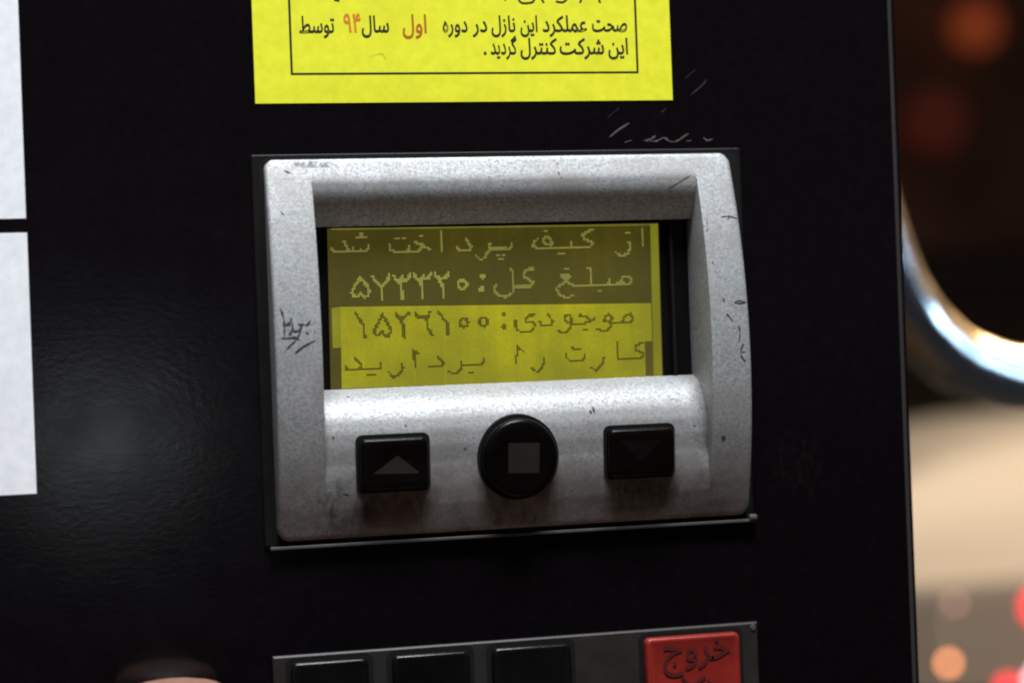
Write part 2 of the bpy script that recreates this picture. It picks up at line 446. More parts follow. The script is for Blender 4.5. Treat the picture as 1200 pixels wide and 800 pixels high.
lq('top_line', [(388, 267.6), (762, 262.3), (762, 264.2), (388, 269.6)], M_lcd_line, .06, scr)
lq('dark_block', [(755.5, 400), (764.3, 399.5), (765.6, 440), (756.8, 440.5)], M_seg_block, .07, scr)
for px, a, b, w in ((485, 364, 451, 1.2), (521, 361, 451, 1.6), (602, 357, 448, 1.3), (431, 362, 452, .8), (700, 360, 444, .8)):
    lq('streak', [(px - w, a), (px + w, a), (px + w + 1, b), (px - w + 1, b)], M_lcd_streak, .065, scr)

def crop(cx, cy, s): return lambda p: (cx + p[0] / s, cy + p[1] / s)
c1 = crop(380, 255, 5.714); c2 = crop(570, 255, 5.714); c3 = crop(380, 350, 5.714); c4 = crop(570, 350, 5.714)
def circ(x, y, r, n=8): return [(x + r * math.cos(2 * math.pi * k / n), y + r * math.sin(2 * math.pi * k / n)) for k in range(n + 1)]
def dot(x, y, r=9): return [(x - r, y), (x + r, y)]
row1a = [[(45, 205), (75, 228), (150, 232), (160, 212), (125, 155)], [(150, 232), (188, 230), (195, 205)], [(190, 230), (238, 230), (243, 205)], [(238, 230), (285, 224), (296, 190)],
         dot(228, 130), dot(266, 130), dot(247, 112),
         [(440, 180), (446, 215), (480, 228), (555, 228), (570, 195)], dot(487, 134), dot(530, 134), [(575, 230), (625, 225), (660, 195), (610, 165)], [(650, 175), (690, 205), (708, 210)], dot(652, 118),
         [(782, 98), (790, 222)], [(945, 145), (985, 190), (975, 218), (897, 215), (888, 198)],
         [(1110, 178), (1098, 225), (1072, 270), (1045, 283), (1016, 252)], [(1108, 205), (1215, 205)]]
row1b = [[(20, 210), (160, 208), (170, 172)], dot(75, 252), dot(117, 252), dot(96, 274),
         [(345, 145), (315, 158), (312, 188), (335, 207), (430, 208), (440, 175), (430, 138), (400, 128), (380, 150), (395, 178), (436, 182)], dot(397, 88),
         [(430, 208), (570, 206), (562, 160)], dot(490, 242), dot(518, 245), [(570, 206), (690, 203), (712, 172), (650, 140), (645, 112), (690, 85), (712, 84)],
         [(955, 165), (966, 205), (940, 245), (905, 258), (870, 235)], dot(945, 102), [(1045, 80), (1045, 190)]]
row2a_d = [[(240, 405), (205, 455), (186, 500), (202, 528), (225, 530), (245, 505), (265, 530), (288, 528), (302, 500), (285, 452), (240, 405)],
           [(320, 390), (335, 418), (382, 465), (385, 540)], [(434, 380), (425, 420), (382, 465)],
           [(465, 385), (480, 415), (515, 452), (522, 540)], [(480, 412), (512, 418), (524, 392)], [(512, 418), (555, 416), (575, 380)],
           [(603, 380), (618, 410), (653, 447), (660, 533)], [(618, 407), (650, 413), (662, 387)], [(650, 413), (693, 411), (713, 375)],
           [(740, 370), (748, 392), (792, 445), (797, 530)], [(750, 398), (800, 408), (820, 395), (832, 366)],
           circ(925, 447, 31), ]
def sq(x, y, r=9): return [(x - r, y - r), (x + r, y - r), (x + r, y + r), (x - r, y + r), (x - r, y - r)]
row2a_c = [sq(1057, 392), sq(1057, 478)]
row2b = [[(160, 343), (175, 365), (178, 500), (135, 530), (82, 525), (48, 480), (70, 443)], [(180, 462), (295, 460), (314, 432), (252, 395), (252, 365), (285, 342), (312, 342)],
         [(582, 518), (540, 540), (490, 518), (468, 470), (512, 440), (558, 388), (505, 388), (530, 425), (590, 455), (700, 453), (703, 345), (680, 340)], [(520, 395), (545, 400)], dot(537, 340),
         [(700, 453), (815, 450), (822, 415)], dot(757, 493), [(815, 450), (895, 440), (915, 402), (950, 390), (975, 418), (955, 442), (895, 440)]]
row3a_d = [[(212, 100), (262, 178), (272, 262)], [(390, 108), (352, 180), (330, 222), (345, 246), (366, 246), (388, 222), (408, 250), (432, 246), (447, 212), (425, 168), (390, 108)],
           [(478, 100), (530, 170), (536, 258)], [(495, 122), (532, 128), (565, 98)], [(608, 100), (625, 120), (700, 118), (704, 90)], [(685, 125), (690, 190), (726, 244)],
           [(765, 92), (825, 165), (829, 242)], circ(935, 160, 29), circ(1067, 155, 29)]
row3b = [sq(118, 103), sq(118, 187), [(195, 150), (198, 195), (225, 220), (298, 216), (326, 182), (315, 160), (268, 152), (265, 128), (290, 110), (320, 108)],
         [(410, 105), (447, 150), (430, 175), (362, 175), (358, 150)], [(570, 140), (555, 162), (525, 148), (530, 115), (555, 108), (570, 140), (566, 190), (525, 230), (475, 214)],
         [(620, 110), (665, 117), (702, 145), (722, 132)], [(572, 172), (640, 170), (702, 145)], dot(667, 206),
         [(840, 130), (822, 155), (790, 145), (795, 115), (825, 103), (840, 130), (836, 180), (800, 218), (745, 205)], [(842, 160), (912, 157), (930, 112), (965, 100), (982, 130), (960, 157), (912, 157)]]
row4a = [[(205, 395), (247, 440), (240, 472), (152, 470)], [(150, 470), (150, 455)], [(245, 472), (372, 466), (382, 425)], dot(300, 510), dot(330, 512),
         [(520, 430), (529, 465), (500, 508), (465, 524), (435, 495)], [(600, 345), (606, 460)], [(600, 345), (628, 360)], [(760, 385), (802, 428), (785, 452), (700, 455)],
         [(1070, 405), (1055, 440), (922, 442), (920, 425)], [(922, 442), (912, 475), (885, 503), (835, 490)], dot(985, 490)]
row4b = [[(205, 308), (201, 435)], [(205, 322), (240, 345)], [(390, 400), (376, 455), (345, 490), (305, 470)], [(535, 365), (542, 405), (575, 420), (645, 415), (662, 380)], dot(583, 332), dot(620, 332),
         [(790, 390), (776, 440), (740, 480), (700, 460)], [(878, 295), (885, 407), (1030, 400), (1056, 372), (1005, 342), (1000, 315), (1045, 290)]]
PITCH = .47
def lettering(strokes_list, w, mt, name='text_line'):
    """strokes turned into the lit cells of the display's dot matrix"""
    cells = set()
    for cr, strokes in strokes_list:
        for s in strokes:
            pts = [at(*cr(p), LH + .1) for p in s]
            for a, b in zip(pts, pts[1:]):
                n = max(2, int(math.hypot(b[0] - a[0], b[1] - a[1]) / .1))
                for k in range(n + 1):
                    x = a[0] + (b[0] - a[0]) * k / n; z = a[1] + (b[1] - a[1]) * k / n
                    i, j = round(x / PITCH), round(z / PITCH); cells.add((i, j))
                    for di in (-1, 0, 1):
                        for dj in (-1, 0, 1):
                            if math.hypot((i + di) * PITCH - x, (j + dj) * PITCH - z) < w / 2: cells.add((i + di, j + dj))
    bm = bmesh.new(); q = PITCH * .46; y = -(LH + .1) / 1000
    for i, j in sorted(cells):
        x, z = i * PITCH, j * PITCH
        bm.faces.new([bm.verts.new(((x + a) / 1000, y, (z + b) / 1000)) for a, b in ((-q, -q), (q, -q), (q, q), (-q, q))])
    return from_bm(name, bm, mt, scr)
lettering([(c1, row1a), (c2, row1b)], .50, M_seg_pale)
lettering([(c1, row2a_d), (c1, row2a_c)], .72, M_seg_lit)
lettering([(c2, row2b)], .56, M_seg_pale)
lettering([(c3, row3a_d)], .74, M_seg_dark)
lettering([(c4, row3b)], .60, M_seg_dark)
lettering([(c3, row4a), (c4, row4b)], .52, M_seg_dark)

# --- buttons on the terminal (tilted with the curved face)
def tilt(o, cz, ch, deg):
    """rotate mesh about the x axis through (y=-ch, z=cz) mm"""
    Mx = Matrix.Translation((0, -ch / 1000, cz / 1000)) @ Matrix.Rotation(math.radians(deg), 4, 'X') @ Matrix.Translation((0, ch / 1000, -cz / 1000))
    o.data.transform(Mx)
def poly_button(outline, cx, cz, name, top=8.9, dome=.35, mt=M_btn, gap=.75, round_=.9, label=None):
    def sc(k): return [(cx + x * k_ , cz + z * k_) for (x, z), k_ in zip(outline, [k] * len(outline))]
    def ins(d):
        out = []
        for x, z in outline:
            mx = max(abs(p[0]) for p in outline); mz = max(abs(p[1]) for p in outline)
            out.append((cx + x * (1 - d / mx), cz + z * (1 - d / mz)))
        return out
    rings = [(ins(0), -2.0), (ins(0), -(top - round_))]
    for a in (20, 40, 60, 80):
        r_ = math.radians(a); rings.append((ins(round_ * (1 - math.cos(r_))), -(top - round_ + round_ * math.sin(r_))))
    rings.append((ins(round_ + .9), -(top + .05)))
    rings.append((ins(round_ + 2.0), -(top - dome * .15)))
    b = from_bm(name, loft(rings, True, False), mt, disp, True)
    mo = b.modifiers.new('s', 'EDGE_SPLIT'); mo.split_angle = math.radians(55)
    gk = from_bm('button_gap_shade', loft([(ins(-gap), -3.), (ins(-gap), -6.62)], True, False), M_well, b)  # black base standing in for the shaded gap round the button
    tilt(b, cz, 6, 5); tilt(gk, cz, 6.3, 5)
    if label: b['label'] = label
    return b
def tw(px, py, h): return at(px, py, h)
def btn_box(x0, y0, x1, y1, h):
    a, b = at(x0, y0, h); c, d = at(x1, y1, h); return c - a, b - d, (a + c) / 2, (b + d) / 2
w_, h_, cx_, czm = btn_box(421.5, 514, 503.5, 571, 8.6)
bL = poly_button(rrect(w_, h_, 1.5, 6), cx_, czm, 'button', label='black left button with a grey triangle')
w_, h_, cx_, cz_ = btn_box(713, 502.5, 791.5, 555, 8.6)
bR = poly_button(rrect(w_, h_, 1.5, 6), cx_, cz_, 'button', label='plain worn black right button')
w_, h_, cxm, czc = btn_box(564, 491, 656, 580, 9)
bC = poly_button([(w_ / 2 * math.cos(math.radians(a)), h_ / 2 * math.sin(math.radians(a))) for a in range(0, 360, 8)], cxm, czc, 'button', top=9.3, round_=1.2, label='round black middle button with a grey square')
def icon(pts_px, par, mt, h, cz, name='icon'):
    bm = bmesh.new(); v_ = []
    for p in pts_px:
        x, z = at(p[0], p[1], h); v_.append(bm.verts.new((x / 1000, -h / 1000, z / 1000)))
    f = bm.faces.new(v_); r_ = bmesh.ops.extrude_face_region(bm, geom=[f])
    for e in r_['geom']:
        if isinstance(e, bmesh.types.BMVert): e.co.y += .00012
    o = from_bm(name, bm, mt, par); tilt(o, cz, 6, 5); return o
icon([(438, 554), (493, 553), (479, 542), (465.5, 532), (452, 543)], bL, M_icon, 8.88, czm)
icon([(595.5, 517.5), (632, 517), (632.5, 552.5), (596, 553)], bC, M_icon, 9.28, czc)
icon([(727, 515), (775, 514), (752, 540)], bR, M_icon2, 8.87, cz_)

# pen marks on the silver sides
def marks(name, strokes, w, mt, crp, off=.06, parent=None):
    bm = bmesh.new(); k = 0
    for s in strokes:
        s2 = smoothpts(s, 3) if len(s) > 2 else [s[0], ((s[0][0] + s[1][0]) / 2, (s[0][1] + s[1][1]) / 2), s[1]]
        pts = [pillar_px(*crp(p)) for p in s2]
        ribbon(bm, pts, w, surf_h, off + .004 * k, .6); k += 1
    return from_bm(name, bm, mt, parent or bez)
def each(fn, name, strokes, *a):
    for s_ in strokes: fn(name, [s_], *a)
s1 = crop(290, 330, 5.335)
marks('pen_scribble', [[(205, 165), (222, 215), (232, 290), (228, 345)], [(228, 272), (262, 262), (275, 225)], [(275, 225), (282, 300), (262, 330)], [(215, 355), (262, 352), (300, 350), (325, 365)],
      [(232, 438), (272, 395), (300, 368), (322, 330), (335, 275), (318, 265)], [(330, 280), (350, 265), (372, 270), (392, 245)], [(300, 445), (350, 405), (420, 368)], [(368, 318), (382, 324)], [(250, 300), (300, 310), (330, 300)]], .5, M_pen, s1)
s2 = crop(740, 240, 3.333)
marks('pen_scribble', [[(352, 48), (380, 44), (412, 54)], [(375, 56), (385, 46)], [(402, 380), (420, 374), (445, 380)], [(405, 384), (440, 384)], [(358, 362), (362, 378)], [(372, 425), (385, 440), (396, 455)],
      [(325, 258), (342, 272)], [(418, 470), (424, 500), (420, 530)], [(440, 540), (428, 560), (430, 590), (445, 612)], [(430, 575), (445, 572)], [(293, 60), (296, 75)], [(294, 95), (297, 100)], [(316, 220), (319, 228)]], .34, M_pen, s2)
s3 = crop(690, 480, 5.714)
each(marks, 'paint_chip', [[(888, 178), (905, 185), (900, 198)], [(112, 385), (135, 420), (158, 445)], [(8, 5), (18, 22)]], .7, M_pen, s3)
s5 = crop(0, 0, 1)
each(marks, 'scratch', [[(810, 205), (795, 214), (782, 222)]], .22, M_pen, s5)
each(marks, 'scratch', [[(333, 200), (340, 203)], [(329, 248), (333, 252)], [(694, 476), (697, 484)], [(402, 578), (409, 580)], [(880, 541), (886, 545)]][:4], .4, M_pen, s5)

# scuffs and scratches on the black panel
def pmarks(name, strokes, w, mt, parent, h=.02, crp=lambda p: p, sm=True):
    par_ = 'lettering' not in name
    bm = bmesh.new(); k = 0
    for s in strokes:
        s2_ = smoothpts(s, 3) if (len(s) > 2 and sm) else s
        pts = [at(*crp(p), h) for p in s2_]
        ribbon(bm, pts, w, lambda x, z: h + .004 * k, 0., .6 if par_ else 0.); k += 1
    return from_bm(name, bm, mt, parent)
s4 = crop(700, 80, 7.5)
pan = bpy.data.objects['front_panel']
each(pmarks, 'scratch', [[(108, 605), (180, 545), (280, 482)], [(245, 650), (300, 632)], [(410, 635), (450, 632), (510, 595)], [(450, 636), (520, 640), (585, 610), (640, 645), (700, 640), (760, 600), (800, 575)], [(790, 640), (825, 635)], [(935, 610), (965, 635), (1012, 622)], [(568, 385), (605, 352)]], .42, mat('scratch_grey', (.075, .068, .066), .6), pan, .03, s4)
each(pmarks, 'scratch', [[(770, 90), (860, 15)], [(820, 235), (905, 165), (960, 105)], [(95, 430), (190, 350)]], .35, M_scr2, pan, .03, s4)
def worn(name, col, sc, lo, hi, mx):  # patchy overlay material, for residue, grime and the painted button shadows
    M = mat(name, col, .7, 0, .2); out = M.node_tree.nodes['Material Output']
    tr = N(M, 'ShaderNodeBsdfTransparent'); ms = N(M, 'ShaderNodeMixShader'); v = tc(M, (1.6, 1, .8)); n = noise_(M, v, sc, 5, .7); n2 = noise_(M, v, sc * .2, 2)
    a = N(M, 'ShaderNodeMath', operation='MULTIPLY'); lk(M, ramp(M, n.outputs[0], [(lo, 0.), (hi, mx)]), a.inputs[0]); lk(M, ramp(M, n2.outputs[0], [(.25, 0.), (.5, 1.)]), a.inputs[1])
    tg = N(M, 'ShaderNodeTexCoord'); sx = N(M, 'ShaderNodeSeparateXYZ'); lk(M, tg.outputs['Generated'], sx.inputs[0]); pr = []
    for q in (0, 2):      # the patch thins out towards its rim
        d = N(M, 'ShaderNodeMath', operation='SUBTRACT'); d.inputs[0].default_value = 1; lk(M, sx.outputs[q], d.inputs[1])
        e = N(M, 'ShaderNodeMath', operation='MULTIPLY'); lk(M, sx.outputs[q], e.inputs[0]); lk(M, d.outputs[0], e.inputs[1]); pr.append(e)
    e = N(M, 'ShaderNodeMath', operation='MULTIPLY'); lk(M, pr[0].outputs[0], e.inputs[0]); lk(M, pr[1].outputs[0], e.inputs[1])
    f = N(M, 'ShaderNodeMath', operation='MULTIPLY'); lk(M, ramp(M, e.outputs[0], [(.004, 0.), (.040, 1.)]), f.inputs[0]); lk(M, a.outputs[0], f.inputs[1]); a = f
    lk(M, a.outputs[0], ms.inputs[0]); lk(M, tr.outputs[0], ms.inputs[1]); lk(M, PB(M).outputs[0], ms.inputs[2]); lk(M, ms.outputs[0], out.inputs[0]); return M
quad_px('glue_residue', 899, 502, 968, 498, 972, 584, 902, 588, .03, worn('residue', (.0085, .0062, .006), 420, .47, .68, .4), pan)
M_grime = worn('grime_and_shade', (.04, .04, .036), 380, .42, .66, .5)
M_btn_shade = worn('brown_button_shade', (.10, .062, .048), 300, .30, .62, .5)  # brown patches painted as the shadows below the buttons
def grime_and_shade(pts, mt, nx=10, nz=6):  # lays smudges and painted button shadows on the frame
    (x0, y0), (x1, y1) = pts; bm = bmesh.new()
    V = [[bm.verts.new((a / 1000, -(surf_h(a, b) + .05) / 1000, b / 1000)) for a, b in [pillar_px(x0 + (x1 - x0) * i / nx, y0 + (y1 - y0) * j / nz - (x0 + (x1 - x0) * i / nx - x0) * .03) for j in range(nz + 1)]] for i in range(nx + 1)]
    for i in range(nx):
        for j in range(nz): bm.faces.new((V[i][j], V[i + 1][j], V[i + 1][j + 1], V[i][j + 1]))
    return from_bm('grime_and_shade', bm, mt, bez)
grime_and_shade(((366, 558), (450, 628)), M_grime); grime_and_shade(((704, 560), (812, 600)), M_grime); grime_and_shade(((412, 562), (520, 612)), M_btn_shade)
grime_and_shade(((556, 566), (668, 622)), M_btn_shade); grime_and_shade(((706, 548), (806, 586)), M_btn_shade); grime_and_shade(((338, 188), (400, 198)), worn('faint_grime', (.10, .10, .095), 380, .40, .60, .6))

# --- keypad
kx0, kx1 = 56.5, 176.6
o = from_bm('keypad_plate', loft([([(kx0, -150), (kx1, -150), (kx1, -70.9), (kx0, -70.9)], 0.02), ([(kx0, -150), (kx1, -150), (kx1, -70.9), (kx0, -70.9)], -1.0), ([(kx0 + .4, -149.6), (kx1 - .4, -149.6), (kx1 - .4, -71.3), (kx0 + .4, -71.3)], -1.3)], True, False), M_plate, disp)
def key(x0, x1, ztop, mt, label=None, hh=17., top=3.2):
    w = x1 - x0; cx = (x0 + x1) / 2; cz = ztop - hh / 2
    ol = rrect(w, hh, 1.3, 5)
    def ins(d): return [(cx + x * (1 - d / (w / 2)), cz + z * (1 - d / (hh / 2))) for x, z in ol]
    k = from_bm('key', loft([(ins(0), -1.), (ins(.05), -(top - .7)), (ins(.22), -(top - .22)), (ins(.5), -top), (ins(1.0), -(top + .02)), (ins(1.5), -(top - .16))], True, False), mt, disp, True)
    md = k.modifiers.new('s', 'EDGE_SPLIT'); md.split_angle = math.radians(40)
    from_bm('key_well', loft([([(cx + x, cz + z) for x, z in rrect(w + 2.6, hh + 2.2, 2., 5)], -1.2), ([(cx + x, cz + z) for x, z in rrect(w + 2.6, hh + 2.2, 2., 5)], -1.36)], True, False), M_well, k)
    if label: k['label'] = label
    return k
f_ = .9933
M_key = plastic('black_key', (.0035, .0030, .0028), .22, 500, .3, .3)
key(61.0 * f_, 79.4 * f_, -73.0 * f_, M_key); key(85.2 * f_, 104.0 * f_, -73.0 * f_, M_key); key(109.6 * f_, 129.2 * f_, -73.0 * f_, M_key)
rk = key(148.0 * f_, 172.4 * f_, -73.3 * f_, M_red, 'red key lettered in Persian', 17.5, 3.4)
from_bm('plate_screw', loft([([(175.4 + .8 * math.cos(a), -72.2 + .8 * math.sin(a)) for a in [math.pi / 5 * k for k in range(10)]], -1.2), ([(175.4 + .6 * math.cos(a), -72.2 + .6 * math.sin(a)) for a in [math.pi / 5 * k for k in range(10)]], -1.6)], True, False), M_lip, disp)

# ------------------------------------------------------------------ Persian lettering
FORMS = {'ا': (0xFE8D, 2), 'ب': (0xFE8F, 4), 'پ': (0xFB56, 4), 'ت': (0xFE95, 4), 'ج': (0xFE9D, 4), 'ح': (0xFEA1, 4), 'خ': (0xFEA5, 4), 'د': (0xFEA9, 2), 'ر': (0xFEAD, 2), 'ز': (0xFEAF, 2),
         'س': (0xFEB1, 4), 'ش': (0xFEB5, 4), 'ص': (0xFEB9, 4), 'ط': (0xFEC1, 4), 'ع': (0xFEC9, 4), 'ک': (0xFB8E, 4), 'گ': (0xFB92, 4), 'ل': (0xFEDD, 4), 'م': (0xFEE1, 4), 'ن': (0xFEE5, 4), 'و': (0xFEED, 2), 'ه': (0xFEE9, 4), 'ی': (0xFBFC, 4)}
def shape(t):
    out = []
    for i, ch in enumerate(t):
        if ch not in FORMS: out.append(ch); continue
        b, n = FORMS[ch]
        if ch == 'ه' and not (i > 0 and t[i - 1] in FORMS and FORMS[t[i - 1]][1] == 4) and i == len(t) - 1: out.append(ch); continue
        prev = i > 0 and t[i - 1] in FORMS and FORMS[t[i - 1]][1] == 4
        nxt = i < len(t) - 1 and t[i + 1] in FORMS and n == 4
        out.append(chr(b + (3 if prev and nxt else 2 if nxt else 1 if prev else 0)))
    return ''.join(reversed(out))
def ptext(name, t, x0, x1, z0, hgt, h, mt, parent, bold=.02, raw=False, slant=0., heavy=0.):
    """word printed between x0 and x1 (mm), baseline z0, letters scaled in height by hgt mm per em"""
    c = bpy.data.curves.new(name, 'FONT'); c.body = t if raw else shape(t); c.size = 1; c.offset = bold; c.resolution_u = 5
    tmp = bpy.data.objects.new(name, c); C.objects.link(tmp)
    me = bpy.data.meshes.new_from_object(tmp.evaluated_get(bpy.context.evaluated_depsgraph_get()))
    bpy.data.objects.remove(tmp)
    xs = [v_.co.x for v_ in me.vertices]; a, b = min(xs), max(xs)
    k = (x1 - x0) / (b - a)
    if heavy:      # a bolder cut: the outlines of the letters inked as well
        c = bpy.data.curves.new(name, 'FONT'); c.body = t if raw else shape(t); c.size = 1; c.resolution_u = 5
        c.fill_mode = 'NONE'; c.bevel_depth = heavy; c.bevel_resolution = 0
        tmp = bpy.data.objects.new(name, c); C.objects.link(tmp)
        m2 = bpy.data.meshes.new_from_object(tmp.evaluated_get(bpy.context.evaluated_depsgraph_get())); bpy.data.objects.remove(tmp)
        V2 = [Vector((v_.co.x, v_.co.y, 0)) for v_ in me.vertices]; F2 = [tuple(p.vertices) for p in me.polygons]; n0 = len(V2)
        V2 += [Vector((v_.co.x, v_.co.y, .3 + v_.co.z * 12)) for v_ in m2.vertices]; F2 += [tuple(q + n0 for q in p.vertices) for p in m2.polygons]
        me = bpy.data.meshes.new(name); me.from_pydata(V2, [], F2)
    for v_ in me.vertices:
        x, y = v_.co.x, v_.co.y
        v_.co = Vector(((x0 + (x - a) * k + slant * y * hgt) / 1000, -(h + v_.co.z * .02) / 1000, (z0 + y * hgt) / 1000))
    return link(name, me, mt, parent)

# --- stickers
def sticker(name, x0, x1, z0, z1, mt, label, cat, t=.09, group=None):
    o = from_bm(name, box_bm(x0 / 1000, x1 / 1000, -t / 1000 - .00001, -.00001, z0 / 1000, z1 / 1000), mt)
    return tag(o, label, cat, group)
sy = sticker('yellow_sticker', 57.4, 160.1, 58.45, 150, M_yel, 'yellow inspection sticker with a black border and Persian text above the screen', 'sticker', .12)
def bar(x0, x1, z0, z1, par, mt=M_ink, h=.16):
    return from_bm('border_line', box_bm(x0 / 1000, x1 / 1000, -h / 1000, -(h - .03) / 1000, z0 / 1000, z1 / 1000), mt, par)
bar(65.95, 151.6, 65.1, 65.6, sy); bar(65.95, 66.5, 65.61, 145, sy); bar(151.05, 151.6, 65.61, 145, sy)
def line(t, px0, px1, pyb, em, mt, bold=.045, raw=False, sl=0.):
    x0, z = at(px0, pyb, .16); x1, z2 = at(px1, pyb, .16); zm = z if False else (z + z2) / 2
    return ptext('lettering', t, x0, x1, zm, em, .165, mt, sy, .012, raw, sl, bold * .42)
line('صحت', 694, 735, 37, 5.4, M_ink); line('عملکرد', 636, 688, 37.3, 5.4, M_ink); line('این', 610, 630, 37.3, 5.4, M_ink)
line('نازل', 576, 604, 37.5, 5.4, M_ink); line('در', 554, 571, 37.5, 5.4, M_ink); line('دوره', 519, 548, 37.7, 5.4, M_ink)
line('اول', 472, 500, 38.5, 6.0, M_inkred); line('سال', 424, 456, 38.0, 5.4, M_ink)
line('\u06F9\u06F4', 403, 423, 37.6, 6.2, M_inkor, .05, True); line('توسط', 351, 392, 38.5, 5.4, M_ink)
line('این', 713, 736, 63.5, 5.4, M_ink); line('شرکت', 656, 708, 63.5, 5.4, M_ink); line('کنترل', 610, 653, 63.7, 5.4, M_ink)
line('گردید', 575, 606, 63.7, 5.4, M_ink); line('.', 567, 570, 64, 5.4, M_ink, .05, True)
# feet of the cut-off upper line
bm = bmesh.new(); kk = 0
for s in ([(608, 0), (612, 4), (624, 3), (627, -3)], [(634, -2), (637, 3)], [(652, 2), (660, 3), (666, -3)], [(682, -3), (680, 3)], [(702, 0), (703, 3)], [(392, 0), (397, 1)], [(594, -6), (592, 0)]):
    ribbon(bm, [at(*p, .16) for p in smoothpts([(a, b) for a, b in s], 2)], .5, lambda x, z: .165 + .003 * kk); kk += 1
from_bm('lettering', bm, M_ink, sy)
pmarks('stain', [[(436, 66), (447, 63), (452, 70)], [(454, 76), (456, 86)]], .45, mat('stain', (.50, .56, .02), .6), sy, .15)

w1 = sticker('white_label', -80, 4.15, 32.75, 150, M_whi, 'upper blank white label at the left of the black panel', 'label')
w2 = sticker('white_label', -80, 4.25, -30.0, 29.5, M_whi, 'lower blank white label ending beside the screen', 'label')
for o in (w1, w2): o['group'] = 'white labels on the dispenser'

# red key print
def kt(t, px0, px1, pyb, em, sl): 
    x0, z = at(px0, pyb, 3.35); x1, _ = at(px1, pyb, 3.35)
    return ptext('key_lettering', t, x0, x1, z, em, 3.46, M_dark_red, rk, .012, False, sl)
kt('خروج', 777, 856, 776, 9.2, 0)
pmarks('key_lettering', [[(800, 794), (812, 806)], [(826, 793), (812, 803), (800, 812)], [(830, 797), (836, 806)]], .8, M_dark_red, rk, 3.46)

# ------------------------------------------------------------------ hand at the lower edge
def skin_body(name, pts, edges, radii, mt, parent=None, sub=2, root=0):
    me = bpy.data.meshes.new(name); me.from_pydata([Vector(p) for p in pts], edges, [])
    o = bpy.data.objects.new(name, me); C.objects.link(o)
    md = o.modifiers.new('skin', 'SKIN'); md.use_smooth_shade = True
    for i, r_ in enumerate(radii):
        me.skin_vertices[0].data[i].radius = (r_, r_) if not isinstance(r_, tuple) else r_
        me.skin_vertices[0].data[i].use_root = (i == root)
    s_ = o.modifiers.new('sub', 'SUBSURF'); s_.levels = sub; s_.render_levels = sub
    ev = o.evaluated_get(bpy.context.evaluated_depsgraph_get()); m2 = bpy.data.meshes.new_from_object(ev)
    bpy.data.objects.remove(o)
    for p in m2.polygons: p.use_smooth = True
    m2.materials.clear()
    return link(name, m2, mt, parent)
hx, hy, hz = .0330, -.0128, -.0780
hp_ = [(hx - .055, hy - .10, hz - .135), (hx - .045, hy - .075, hz - .095), (hx - .025, hy - .045, hz - .070),      # forearm, wrist, palm
       (hx - .008, hy - .030, hz - .048), (hx - .002, hy - .010, hz - .024), (hx, hy, hz + .000), (hx, hy, hz + .0060),   # thumb
       (hx + .012, hy - .050, hz - .052), (hx + .034, hy - .036, hz - .045), (hx + .042, hy - .014, hz - .050), (hx + .032, hy - .006, hz - .060),
       (hx + .012, hy - .054, hz - .070), (hx + .040, hy - .040, hz - .066), (hx + .048, hy - .014, hz - .070), (hx + .036, hy - .005, hz - .078),
       (hx + .008, hy - .058, hz - .088), (hx + .038, hy - .044, hz - .086), (hx + .045, hy - .018, hz - .089), (hx + .033, hy - .009, hz - .096),
       (hx + .000, hy - .060, hz - .104), (hx + .028, hy - .048, hz - .104), (hx + .034, hy - .026, hz - .106), (hx + .025, hy - .016, hz - .111)]
he = [(0, 1), (1, 2), (2, 3), (3, 4), (4, 5), (5, 6), (2, 7), (7, 8), (8, 9), (9, 10), (2, 11), (11, 12), (12, 13), (13, 14), (2, 15), (15, 16), (16, 17), (17, 18), (2, 19), (19, 20), (20, 21), (21, 22)]
hr = [.030, .026, .026, .015, .0125, .0135, .0120] + [.012, .0095, .0085, .0075] * 3 + [.011, .0085, .0075, .0065]
person = thing('person', 'person reaching in from below with only a bare thumb tip showing', 'person', (hx, hy, hz))
rel(skin_body('hand', hp_, he, hr, M_skin, person, 2, 2), person)

# ------------------------------------------------------------------ hose right of the panel
def tube(name, pts, r, mt, parent=None, n=20, k=10):
    P = []
    for i in range(len(pts) - 1):
        p = [Vector(pts[max(0, i - 1)]), Vector(pts[i]), Vector(pts[i + 1]), Vector(pts[min(len(pts) - 1, i + 2)])]
        for j in range(k):
            t = j / k; P.append(.5 * (2 * p[1] + (p[2] - p[0]) * t + (2 * p[0] - 5 * p[1] + 4 * p[2] - p[3]) * t * t + (3 * p[1] - p[0] - 3 * p[2] + p[3]) * t ** 3))
    P.append(Vector(pts[-1]))
    bm = bmesh.new(); rings = []; up = Vector((0, 1, 0))
    for i, q in enumerate(P):
        t = (P[min(i + 1, len(P) - 1)] - P[max(0, i - 1)]).normalized(); s_ = t.cross(up); s_ = s_.normalized() if s_.length > .05 else Vector((1, 0, 0)); u_ = s_.cross(t)
        rings.append([bm.verts.new(q + (s_ * math.cos(a) + u_ * math.sin(a)) * r) for a in [2 * math.pi * m_ / n for m_ in range(n)]])
    for a, b in zip(rings, rings[1:]):
        for i in range(n): bm.faces.new((a[i], a[(i + 1) % n], b[(i + 1) % n], b[i]))
    bm.faces.new(rings[0]); bm.faces.new(rings[-1][::-1])
    return from_bm(name, bm, mt, parent, True)
hs = tube('fuel_hose', [(.27, .40, .70), (.30, .34, .45), (.330, .32, .20), (.345, .32, .080), (.357, .32, .030), (.3685, .32, .0065), (.381, .324, -.0056), (.398, .330, -.0158), (.4305, .341, -.0243), (.475, .355, -.021), (.55, .375, .02), (.62, .39, .14), (.64, .40, .40), (.50, .42, .72), (.38, .44, .82)], .0138, M_rub)
tag(hs, 'glossy black fuel hose looping out behind the right edge of the dispenser', 'hose')

